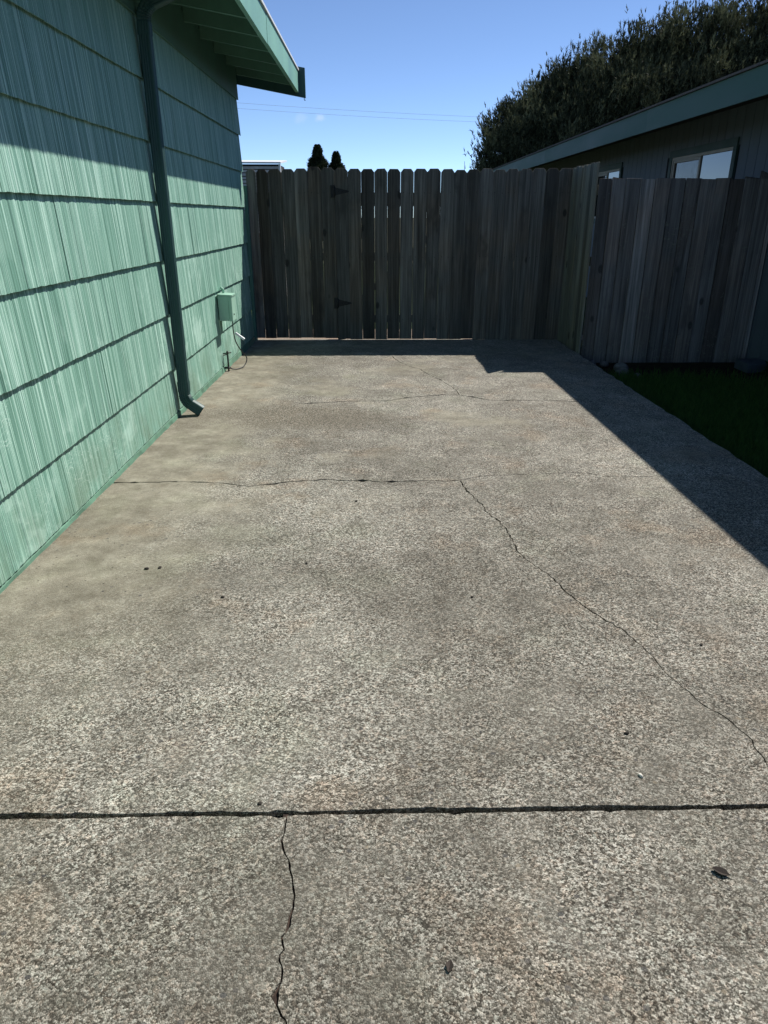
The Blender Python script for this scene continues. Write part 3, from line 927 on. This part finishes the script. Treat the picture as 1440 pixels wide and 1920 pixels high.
# return fence running towards the camera along the slab edge
rt = thing('return_fence', 'short greenish grey board fence running from the inner corner along the slab edge', 'fence', (2.19, 8.1, -0.1))
ry = 8.611
sp_ = []
k = 0
while ry > 7.67:
    wd = 0.138
    me = picket_me(wd - 0.002, -0.10, 1.782 + fr.uniform(-.006, .008), 0.0 if k > 4 else 0.022, seed=fr.randrange(9999))
    me.materials.append(M['wood_return'])
    o = link('board', me, None, rt, (2.172 + fr.uniform(-.003, .003), ry - wd / 2, 0))
    o.rotation_euler = (fr.uniform(-.002, .002), fr.uniform(-.002, .002), math.pi / 2 + fr.uniform(-.02, .02))
    for z in (1.535, 0.86, 0.17):
        sp_.append((2.1615, ry - wd / 2 + fr.uniform(-.03, .03), z, 'x'))
    ry -= wd
    k += 1
nails(rt, sp_)
for z in (1.49, 0.82, 0.13):
    box('rail', 2.184, 2.222, 7.66, 8.60, z, z + 0.089, M['wood_return'], rt, 0.003)
box('post', 2.225, 2.325, 7.66, 7.75, -0.36, 1.58, M['wood_return'], rt, 0.003)

# old board fence from the return to the grey house
ob = thing('board_fence', 'old dark flat-topped board fence between the short return and the grey house', 'fence', (3.05, 7.62, -0.2))
XB = [2.178, 2.305, 2.445, 2.589, 2.734, 2.886, 3.031, 3.172, 3.326, 3.466, 3.606, 3.756, 3.905, 3.955]
for a, b in zip(XB[:-1], XB[1:]):
    me = picket_me(b - a - 0.007, -0.215 + fr.uniform(-.01, .03), 1.632 + fr.uniform(-.004, .004), 0.0, 0.018, fr.randrange(9999))
    me.materials.append(M['wood_old'])
    o = link('board', me, None, ob, ((a + b) / 2, 7.62 + fr.uniform(-.007, .006), 0))
    o.rotation_euler = (0, fr.uniform(-.0008, .0008), fr.uniform(-.035, .035))
for z in (1.42, 0.72, 0.02):
    box('rail', 2.20, 3.94, 7.632, 7.67, z, z + 0.089, M['wood_old'], ob, 0.003)
box('added_seam_blocker', 2.235, 3.955, 7.6715, 7.685, -0.2, 1.622, M['wood_old'], ob)  # unseen sheet added to block light leaks and keep the board seams dark

# ------------------------------------------------------------------ grey house on the right
GX = 3.965
GY0, GY1 = -3.0, 21.3
gh = thing('grey_house', 'low grey-blue house with grooved plank walls and a dark green fascia, on the right', 'house', (GX, 9, -0.2))
box('wall', GX + 0.012, 10.5, GY0, GY1 - 0.5, -0.36, 2.62, M['house2core'], gh)
pw = 0.2075
W1 = (8.74, 10.50, 1.02, 2.005)       # opening y0,y1,z0,z1
W2 = (12.70, 14.10, 1.25, 2.005)
T = 0.085
plank_cache = {}
def plank(y0, y1, z0, z1):
    key = (round(y1 - y0, 3), round(z1 - z0, 3))
    if key not in plank_cache:
        me = box_me('siding_plank', -0.0, 0.011, 0.0, y1 - y0 - 0.009, 0.0, z1 - z0)
        me.materials.append(M['house2'])
        plank_cache[key] = me
    link('siding_plank', plank_cache[key], None, gh, (GX, y0 + 0.0045, z0))
y = GY0
ZB, ZT = -0.20, 2.60
while y < GY1 - 0.52:
    a, b = y, y + pw
    cut = None
    for W in (W1, W2):
        if b > W[0] - 0.01 and a < W[1] + 0.01: cut = W
    if cut:
        plank(a, b, ZB, cut[2] - 0.01)
        plank(a, b, cut[3] + 0.01, ZT)
    else:
        plank(a, b, ZB, ZT)
    y += pw
for W, nm in ((W1, 'window'), (W2, 'window')):
    y0, y1, z0, z1 = W
    wn = box(nm, GX + 0.02, GX + 0.05, y0, y1, z0, z1, M['iron'], gh)
    xo, xi = GX - 0.020, GX + 0.010
    box('trim', xo, xi, y0 - T, y1 + T, z1, z1 + T, M['trim2'], wn, 0.002)
    box('trim', xo, xi, y0 - T, y1 + T, z0 - T, z0, M['trim2'], wn, 0.002)
    box('trim', xo, xi, y0 - T, y0, z0 + .0005, z1 - .0005, M['trim2'], wn, 0.002)
    box('trim', xo, xi, y1, y1 + T, z0 + .0005, z1 - .0005, M['trim2'], wn, 0.002)
    fw = 0.035
    fx0, fx1 = GX - 0.012, GX + 0.024
    box('frame', fx0, fx1, y0 + .001, y1 - .001, z1 - fw, z1 - .001, M['vinyl'], wn, 0.002)
    box('frame', fx0, fx1, y0 + .001, y1 - .001, z0 + .001, z0 + fw, M['vinyl'], wn, 0.002)
    box('frame', fx0, fx1, y0 + .001, y0 + fw * 0.6, z0 + fw, z1 - fw, M['vinyl'], wn, 0.002)
    box('frame', fx0, fx1, y1 - fw, y1 - .001, z0 + fw, z1 - fw, M['vinyl'], wn, 0.002)
    ym = y0 + (y1 - y0) * 0.50
    box('meeting_rail', fx0 + 0.004, fx1, ym - 0.022, ym + 0.022, z0 + fw, z1 - fw, M['vinyl'], wn, 0.002)
    box('sash', fx0 + 0.006, fx1, ym + 0.0225, y1 - fw - .0005, z1 - fw - 0.034, z1 - fw - .0005, M['vinyl'], wn, 0.002)
    box('sash', fx0 + 0.006, fx1, y1 - fw - 0.045, y1 - fw - .0005, z0 + fw, z1 - fw - 0.0345, M['vinyl'], wn, 0.002)
    box('pane', GX + 0.006, GX + 0.012, y0 + fw * 0.6, ym - 0.0225, z0 + fw, z1 - fw, M['glass'], wn)
    box('pane', GX + 0.012, GX + 0.018, ym + 0.0225, y1 - fw - 0.0455, z0 + fw, z1 - fw - 0.0345, M['glass'], wn)
EX = 3.12
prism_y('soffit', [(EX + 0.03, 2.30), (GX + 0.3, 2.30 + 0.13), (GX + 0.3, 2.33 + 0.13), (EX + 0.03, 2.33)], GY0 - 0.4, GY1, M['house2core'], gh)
for a, b in ((GY0 - 0.4, 4.9), (4.903, 9.25), (9.253, 14.6), (14.603, GY1)):
    prism_y('fascia', [(EX, 2.192), (EX, 2.418), (EX + 0.038, 2.424), (EX + 0.038, 2.198)], a, b, M['fascia2'], gh)
prism_y('roof_edge', [(EX - 0.022, 2.4195), (EX - 0.022, 2.440), (EX + 0.3, 2.50), (EX + 0.3, 2.475)], GY0 - 0.42, GY1 + 0.02, M['roof'], gh)
prism_y('roof', [(EX - 0.012, 2.4425), (7.2, 3.22), (11.4, 2.45), (11.4, 2.38), (7.2, 3.14), (EX + 0.05, 2.43)], GY0 - 0.42, GY1 + 0.02, M['roof'], gh)

# ------------------------------------------------------------------ dark bed beside the slab: rocks, footing, weed, grass
def rock(name, loc, rad, label, seed, mat='rock', sub=3, cat='rock', group=None):
    bm = bmesh.new()
    bmesh.ops.create_icosphere(bm, subdivisions=sub, radius=1.0)
    r = random.Random(seed)
    dirs = [Vector((r.uniform(-1, 1), r.uniform(-1, 1), r.uniform(-1, 1))).normalized() for _ in range(9)]
    cutv = [r.uniform(0.62, 0.95) for _ in dirs]
    for v in bm.verts:
        c = v.co.copy()
        for d_, k_ in zip(dirs, cutv):
            e = c.dot(d_)
            if e > k_: c -= d_ * (e - k_) * 0.75
        v.co = Vector((c.x * rad[0], c.y * rad[1], c.z * rad[2]))
    me = bpy.data.meshes.new(name)
    bm.to_mesh(me)
    bm.free()
    me.polygons.foreach_set('use_smooth', [True] * len(me.polygons))
    o = link(name, me, M[mat], None, loc)
    o.rotation_euler = (0, 0, r.uniform(0, 6))
    return tag(o, label, cat, group)
GR = 'river rocks beside the slab edge'
rock('rock', (2.45, 7.10, -0.112), (0.085, 0.065, 0.055), 'largest pale river rock beside the shaded slab edge', 1, group=GR)
rock('rock', (2.40, 6.90, -0.115), (0.075, 0.06, 0.05), 'pale river rock in front of the largest one, beside the slab edge', 2, group=GR)
rock('rock', (2.36, 7.36, -0.125), (0.05, 0.04, 0.035), 'small dim rock behind the largest one, near the board fence', 3, group=GR)
rock('rock', (2.27, 7.45, -0.13), (0.04, 0.035, 0.03), 'tiny dim rock nearest the foot of the return fence', 4, group=GR)
rock('rock', (2.52, 6.82, -0.13), (0.035, 0.04, 0.028), 'tiny rock at the grass edge, nearest the camera', 5, group=GR)
tag(box('footing_block', 3.70, 3.93, 7.05, 7.33, -0.17, -0.06, M['blockm'], None, 0.012), 'dim blue-grey block at the foot of the grey house wall', 'block')

def leafy(name, label, loc, n, h, seed, mat='weed'):
    r = random.Random(seed)
    t = thing(name, label, 'plant', loc)
    vs, fs, tone = [], [], []
    for i in range(n):
        a = r.uniform(0, 6.283)
        el = r.uniform(0.2, 1.3)
        L = h * r.uniform(0.5, 1.0)
        d_ = Vector((math.cos(a) * math.cos(el), math.sin(a) * math.cos(el), math.sin(el)))
        s_ = Vector((-math.sin(a), math.cos(a), 0)) * h * 0.16
        p = Vector(loc) + Vector((r.uniform(-.05, .05), r.uniform(-.05, .05), 0))
        tip = p + d_ * L
        m1 = p + d_ * L * 0.6 + Vector((0, 0, 0.02))
        b = len(vs)
        vs += [p + d_ * L * .25, m1 + s_, tip - Vector((0, 0, 0.02)), m1 - s_]
        fs += [(b, b + 1, b + 2), (b, b + 2, b + 3)]
        tv = r.random()
        tone += [tv] * 4
    o = mesh('leaves', vs, fs, M[mat], t)
    at = o.data.attributes.new('tone', 'FLOAT', 'POINT')
    at.data.foreach_set('value', tone)
    tube('stem', [loc, Vector(loc) + Vector((0.01, 0, h * 0.5))], 0.006, M['bark'], t, 6)
leafy('weed', 'dark leafy weed against the foot of the grey house wall', (3.84, 6.78, -0.155), 46, 0.24, 4)

def blades(name, region, n, hmin, hmax, wid, matn, z0, dens=None):
    xy = np.empty((0, 2))
    while len(xy) < n:
        c = np.column_stack([nrng.uniform(region[0], region[1], n), nrng.uniform(region[2], region[3], n)])
        if dens is not None: c = c[nrng.random(len(c)) < dens(c[:, 0], c[:, 1])]
        xy = np.vstack([xy, c])
    xy = xy[:n]
    a = nrng.uniform(0, 2 * np.pi, n)
    h = nrng.uniform(hmin, hmax, n)
    le = nrng.uniform(0.0, 0.7, n) * h
    la = nrng.uniform(0, 2 * np.pi, n)
    dx, dy = np.cos(a) * wid / 2, np.sin(a) * wid / 2
    V = np.empty((n, 5, 3))
    V[:, 0] = np.column_stack([xy[:, 0] - dx, xy[:, 1] - dy, np.full(n, z0)])
    V[:, 1] = np.column_stack([xy[:, 0] + dx, xy[:, 1] + dy, np.full(n, z0)])
    mx, my = xy[:, 0] + np.cos(la) * le * .35, xy[:, 1] + np.sin(la) * le * .35
    V[:, 2] = np.column_stack([mx + dx * .8, my + dy * .8, z0 + h * .62])
    V[:, 3] = np.column_stack([mx - dx * .8, my - dy * .8, z0 + h * .62])
    V[:, 4] = np.column_stack([xy[:, 0] + np.cos(la) * le, xy[:, 1] + np.sin(la) * le, z0 + h])
    b = np.arange(n)[:, None] * 5
    Fq = b + np.array([[0, 1, 2, 3]])
    Ft = b + np.array([[3, 2, 4]])
    me = bpy.data.meshes.new(name)
    me.from_pydata(V.reshape(-1, 3).tolist(), [], Fq.tolist() + Ft.tolist())
    at = me.attributes.new('tone', 'FLOAT', 'POINT')
    at.data.foreach_set('value', np.repeat(nrng.random(n), 5).astype(np.float32))
    return tag(link(name, me, M[matn]), None, kind='stuff')
gd = lambda x, y: np.clip(1.25 - (x - 2.2) / 1.5, 0.05, 1) * np.clip((7.0 - y) / 0.8, 0.0, 1)
blades('grass', (2.150, 3.9, 0.5, 7.1), 52000, 0.05, 0.12, 0.006, 'grass', -0.157, gd)

# ------------------------------------------------------------------ beyond the fence
sh = thing('shed', 'grey lap-sided shed with a white roof edge behind the fence beside the green house', 'shed', (-3.0, 14.5, -0.36))
sx0, sx1, sy0, sy1 = -4.6, -1.70, 14.0, 14.95
box('wall', sx0 + 0.03, sx1 - 0.03, sy0 + 0.03, sy1 - 0.03, -0.36, 2.14, M['house2core'], sh)  # near-black core between the siding boards paints in their lap shadows
z = 1.0
while z < 2.09:
    prism_x = [(sy0 + 0.005, z), (sy0 + 0.024, z + 0.043), (sy0 + 0.03, z + 0.043), (sy0 + 0.03, z)]
    vs = [(sx0 + .02, a, b) for a, b in prism_x] + [(sx1 - .025, a, b) for a, b in prism_x]
    mesh('siding_board', vs, [(0, 1, 2, 3), (7, 6, 5, 4)] + [(i, i + 4, (i + 1) % 4 + 4, (i + 1) % 4) for i in range(4)], M['shedwall'], sh)
    z += 0.056
box('corner_trim', sx1 - 0.024, sx1 + 0.01, sy0 - 0.012, sy0 + 0.06, -0.36, 2.142, M['white'], sh)
mesh('roof', [(sx0 - .1, sy0 - .04, 2.155), (sx1 + .02, sy0 - .04, 2.145), (sx1 + .02, sy1, 2.235), (sx0 - .1, sy1, 2.245), (sx0 - .1, sy0 - .04, 2.182), (sx1 + .02, sy0 - .04, 2.172), (sx1 + .02, sy1, 2.262), (sx0 - .1, sy1, 2.272)],
     [(3, 2, 1, 0), (4, 5, 6, 7), (0, 1, 5, 4), (1, 2, 6, 5), (2, 3, 7, 6), (3, 0, 4, 7)], M['white'], sh)

def tufts(name, parent, centers, dirs, lens, spread, nper, wid, mat, tones):
    """needle tufts: nper thin blades fanned round each shoot"""
    n = len(centers)
    C = np.repeat(centers, nper, 0)
    D = np.repeat(dirs, nper, 0)
    L = np.repeat(lens, nper)
    t = nrng.uniform(0.0, 1.0, n * nper)
    base = C + D * (L * t * 0.75)[:, None]
    rv = nrng.normal(size=(n * nper, 3))
    d = D + rv * spread
    d /= np.linalg.norm(d, axis=1)[:, None]
    s = np.cross(d, nrng.normal(size=(n * nper, 3)))
    s /= np.linalg.norm(s, axis=1)[:, None]
    nl = L * nrng.uniform(0.4, 0.75, n * nper)
    V = np.empty((n * nper, 3, 3))
    V[:, 0] = base - s * (wid / 2)
    V[:, 1] = base + s * (wid / 2)
    V[:, 2] = base + d * nl[:, None]
    F = np.arange(n * nper * 3).reshape(-1, 3)
    me = bpy.data.meshes.new(name)
    me.vertices.add(n * nper * 3)
    me.vertices.foreach_set('co', V.reshape(-1).astype(np.float32))
    me.loops.add(n * nper * 3)
    me.loops.foreach_set('vertex_index', F.reshape(-1).astype(np.int32))
    me.polygons.add(n * nper)
    me.polygons.foreach_set('loop_start', (np.arange(n * nper) * 3).astype(np.int32))
    me.update(calc_edges=True)
    at = me.attributes.new('tone', 'FLOAT', 'POINT')
    tv = np.clip(np.repeat(tones, nper) + nrng.normal(0, .12, n * nper), 0, 1)
    at.data.foreach_set('value', np.repeat(tv, 3).astype(np.float32))
    return link(name, me, mat, parent)

def pine(label, base, lobes, shoots, group):
    t = thing('pine_tree', label, 'tree', base, group)
    zt = max(l[2] for l in lobes)
    bx, by_, bz = base
    tr = bez([(bx, by_, bz), (bx + .1, by_, bz + (zt - bz) * .4), (bx - .1, by_ + .1, bz + (zt - bz) * .75), (bx, by_, zt)], 12)
    tube('trunk', tr, [0.26 - 0.2 * i / (len(tr) - 1) for i in range(len(tr))], M['bark'], t, 9)
    vol = np.array([l[3] ** 2 for l in lobes])
    cs, ds, ls, ts = [], [], [], []
    for l, v in zip(lobes, vol):
        lc = np.array(l[:3]); R_ = l[3]
        tube('limb', [Vector((bx, by_, bz + (l[2] - bz) * .6)), Vector((bx, by_, l[2])).lerp(Vector(l[:3]), .5) + Vector((0, 0, -.2)), Vector(l[:3])], [0.09, 0.06, 0.03], M['bark'], t, 6)
        k = int(shoots * v / vol.sum())
        # clumps over the lobe surface
        nc = max(14, int(55 * R_ * R_))
        cu = nrng.normal(size=(nc, 3))
        cu /= np.linalg.norm(cu, axis=1)[:, None]
        cc = lc + cu * R_ * nrng.uniform(0.3, 1.0, (nc, 1)) ** 0.6 * np.array([1, 1, .95])
        ctone = nrng.uniform(0.0, 1.0, nc) ** 1.7
        cr_ = nrng.uniform(0.3, 0.62, nc) * min(1.0, R_)
        ci = nrng.integers(0, nc, k)
        off = nrng.normal(size=(k, 3)) * 0.42
        p = cc[ci] + off * cr_[ci][:, None]
        q = p - lc
        qn = q / (np.linalg.norm(q, axis=1)[:, None] + 1e-6)
        d = qn * 0.45 + np.array([0, 0, 1.0]) + nrng.normal(size=(k, 3)) * 0.2
        d /= np.linalg.norm(d, axis=1)[:, None]
        cs.append(p); ds.append(d)
        ls.append(nrng.uniform(0.10, 0.25, k))
        ts.append(ctone[ci])
    tufts('crown', t, np.vstack(cs), np.vstack(ds), np.hstack(ls), 0.42, 10, 0.026, M['needle'], np.hstack(ts))
    return t
PG = 'dark pines behind the grey house'
pine('smallest dark pine at the left end, rising from behind the fence and grey roof', (4.4, 25.5, -0.36),
     [(4.1, 25, 3.1, .85), (4.15, 25.3, 3.75, .75), (4.9, 26, 3.4, 1.0), (4.9, 25.6, 2.2, 1.2), (3.95, 25, 2.4, .8)], 12000, PG)
pine('middle dark pine with a stepped crown above the grey house roof', (6.4, 26.0, -0.36),
     [(5.1, 25.5, 4.15, .85), (5.6, 26, 4.7, .85), (6.5, 26, 4.85, 1.1), (7.0, 25.6, 4.2, 1.5), (6.0, 25.2, 3.8, 1.3), (5.6, 25.3, 2.8, 1.4), (7.2, 25, 2.8, 1.5)], 26000, PG)
pine('largest dark pine filling the top right corner behind the grey house', (10.4, 26.0, -0.36),
     [(7.7, 26, 5.3, 1.25), (8.8, 26.2, 5.55, 1.35), (9.9, 26, 5.9, 1.35), (11.2, 26, 6.1, 1.5), (12.6, 26, 6.2, 1.6), (8.5, 25.2, 4.2, 1.6), (10.3, 25, 4.3, 1.7), (12.2, 25, 4.4, 1.8), (13.8, 26, 5.6, 1.7), (9.4, 25, 2.9, 1.5)], 46000, PG)

def spire(label, base, h, rad, shoots, seed, group=None):
    t = thing('conifer_tree', label, 'tree', base, group)
    tube('trunk', [base, Vector(base) + Vector((0, 0, h * .95))], [0.12, 0.02], M['bark'], t, 7)
    u = nrng.random(shoots) ** 1.15
    zc = 1 - u * .92
    a = nrng.uniform(0, 2 * np.pi, shoots)
    lay = 0.78 + 0.22 * np.sin(u * 42 + a * 2)
    r_ = rad * (u * .95 + .05) * lay * np.sqrt(nrng.uniform(0.25, 1, shoots))
    p = np.column_stack([base[0] + r_ * np.cos(a), base[1] + r_ * np.sin(a), base[2] + h * (zc * .98 + .02)])
    d = np.column_stack([np.cos(a) * .8, np.sin(a) * .8, np.full(shoots, .55)]) + nrng.normal(size=(shoots, 3)) * .25
    d /= np.linalg.norm(d, axis=1)[:, None]
    tufts('crown', t, p, d, nrng.uniform(.14, .36, shoots) * (0.25 + 0.75 * np.clip(u * 2.2, 0, 1)), 0.4, 9, 0.03, M['needle2'], nrng.uniform(0, 1, shoots))
CG = 'small conifers far beyond the gate'
spire('taller of the two small conifers peeking over the gate', (-2.93, 40, -0.36), 4.9, 1.9, 11000, 1, CG)
spire('shorter narrow conifer right of its taller twin, peeking over the gate', (-2.02, 40.3, -0.36), 4.62, 1.6, 9000, 2, CG)
spire('conifer spire mirrored in the window of the grey house', (-19.5, 50, -0.36), 13.0, 2.2, 4000, 3)

tw = thing('sapling', 'thin bare twiggy sapling tip poking over the fence beside the pines', 'plant', (1.36, 12.0, -0.09))
r = random.Random(9)
tube('stem', [(1.36, 12, -0.09), (1.37, 12, 1.2), (1.35, 12, 2.06)], [0.012, 0.008, 0.003], M['bark'], tw, 6)
for i in range(9):
    z = 1.2 + 0.095 * i
    a = r.uniform(0, 6.28)
    L = r.uniform(.05, .13)
    tube('twig', [(1.365, 12, z), (1.365 + math.cos(a) * L, 12 + math.sin(a) * L, z + L * .8)], [0.005, 0.002], M['bark'], tw, 5)

for i, (za, zb, lab) in enumerate(((5.98, 5.09, 'upper thin utility cable crossing the sky between house and pines'), (5.77, 4.905, 'lower thin utility cable crossing the sky between house and pines'))):
    pts = []
    for k in range(41):
        x = -40 + 80 * k / 40
        t_ = (x + 5.83) / 10.36
        z = za + (zb - za) * t_ * 0.55 + (t_ - 0.5) ** 2 * 0.16 - 0.27
        pts.append((x, 35 + 0.02 * x, z))
    tag(tube('power_line', pts, 0.0045, M['wire'], None, 5), lab, 'cable', 'utility cables')

# ------------------------------------------------------------------ litter on the concrete
def leaf(label, x, y, L, rot, seed, curl=0.35):
    r = random.Random(seed)
    bm = bmesh.new()
    n = 10
    rows = []
    for i in range(n + 1):
        t = i / n
        wv = math.sin(math.pi * min(1, t * 1.05)) ** 0.8 * L * 0.26 * r.uniform(.8, 1.15)
        zz = 0.0015 + L * curl * (t - .5) ** 2
        rows.append([bm.verts.new(((t - .5) * L, s_ * wv, zz + abs(s_) * wv * 0.55)) for s_ in (-1, -.5, 0, .5, 1)])
    for i in range(n):
        for k in range(4):
            bm.faces.new((rows[i][k], rows[i + 1][k], rows[i + 1][k + 1], rows[i][k + 1]))
    me = bpy.data.meshes.new('dead_leaf')
    bm.to_mesh(me)
    bm.free()
    o = link('dead_leaf', me, M['leafdry'], None, (x, y, gz(y) + 0.001))
    o.rotation_euler = (0, 0, rot)
    md = o.modifiers.new('t', 'SOLIDIFY')
    md.thickness = 0.001
    return tag(o, label, 'leaf')
leaf('curled brown dead leaf lying on the near slab, right', 0.738, 1.104, 0.038, -0.55, 1, 0.45)
leaf('thin dark curled leaf scrap on the near slab, bottom centre', 0.133, 0.903, 0.026, 1.3, 2, 0.2)
def clod(label, x, y, a, b, seed, mat='dirtclod', cat='debris', nm='dirt_clod', group='dirt clods on the driveway'):
    rock(nm, (x, y, gz(y) + a * 0.25), (a, b, a * 0.55), label, seed, mat, 2, cat, group)
clod('left dirt clod of the pair lying near the green wall', -0.934, 2.572, .0105, .008, 11)
clod('right dirt clod of the pair lying near the green wall', -0.883, 2.581, .0095, .008, 12)
clod('dark dirt clod in front of the pair near the green wall', -0.579, 2.334, .009, .007, 13)
clod('small dirt clod just above the joint, left of centre', -0.286, 1.313, .006, .006, 14)
clod('dark dirt clod on the right half of the slab above the joint', 0.682, 1.556, .008, .005, 15)
clod('small dirt clod near the middle of the driveway, below the cross crack', -0.105, 3.316, .009, .007, 16)
clod('tiny dirt clod just left of the middle of the driveway', -0.291, 2.614, .008, .005, 17)
clod('tiny dirt clod left of the long diagonal crack', 0.354, 2.325, .007, .005, 18)
clod('tiny dirt clod right of the long diagonal crack', 1.074, 1.992, .007, .005, 19)
clod('pale stone chip on the slab at far right just above the joint', 0.665, 1.395, .009, .005, 20, 'chip', 'stone', 'stone_chip', None)
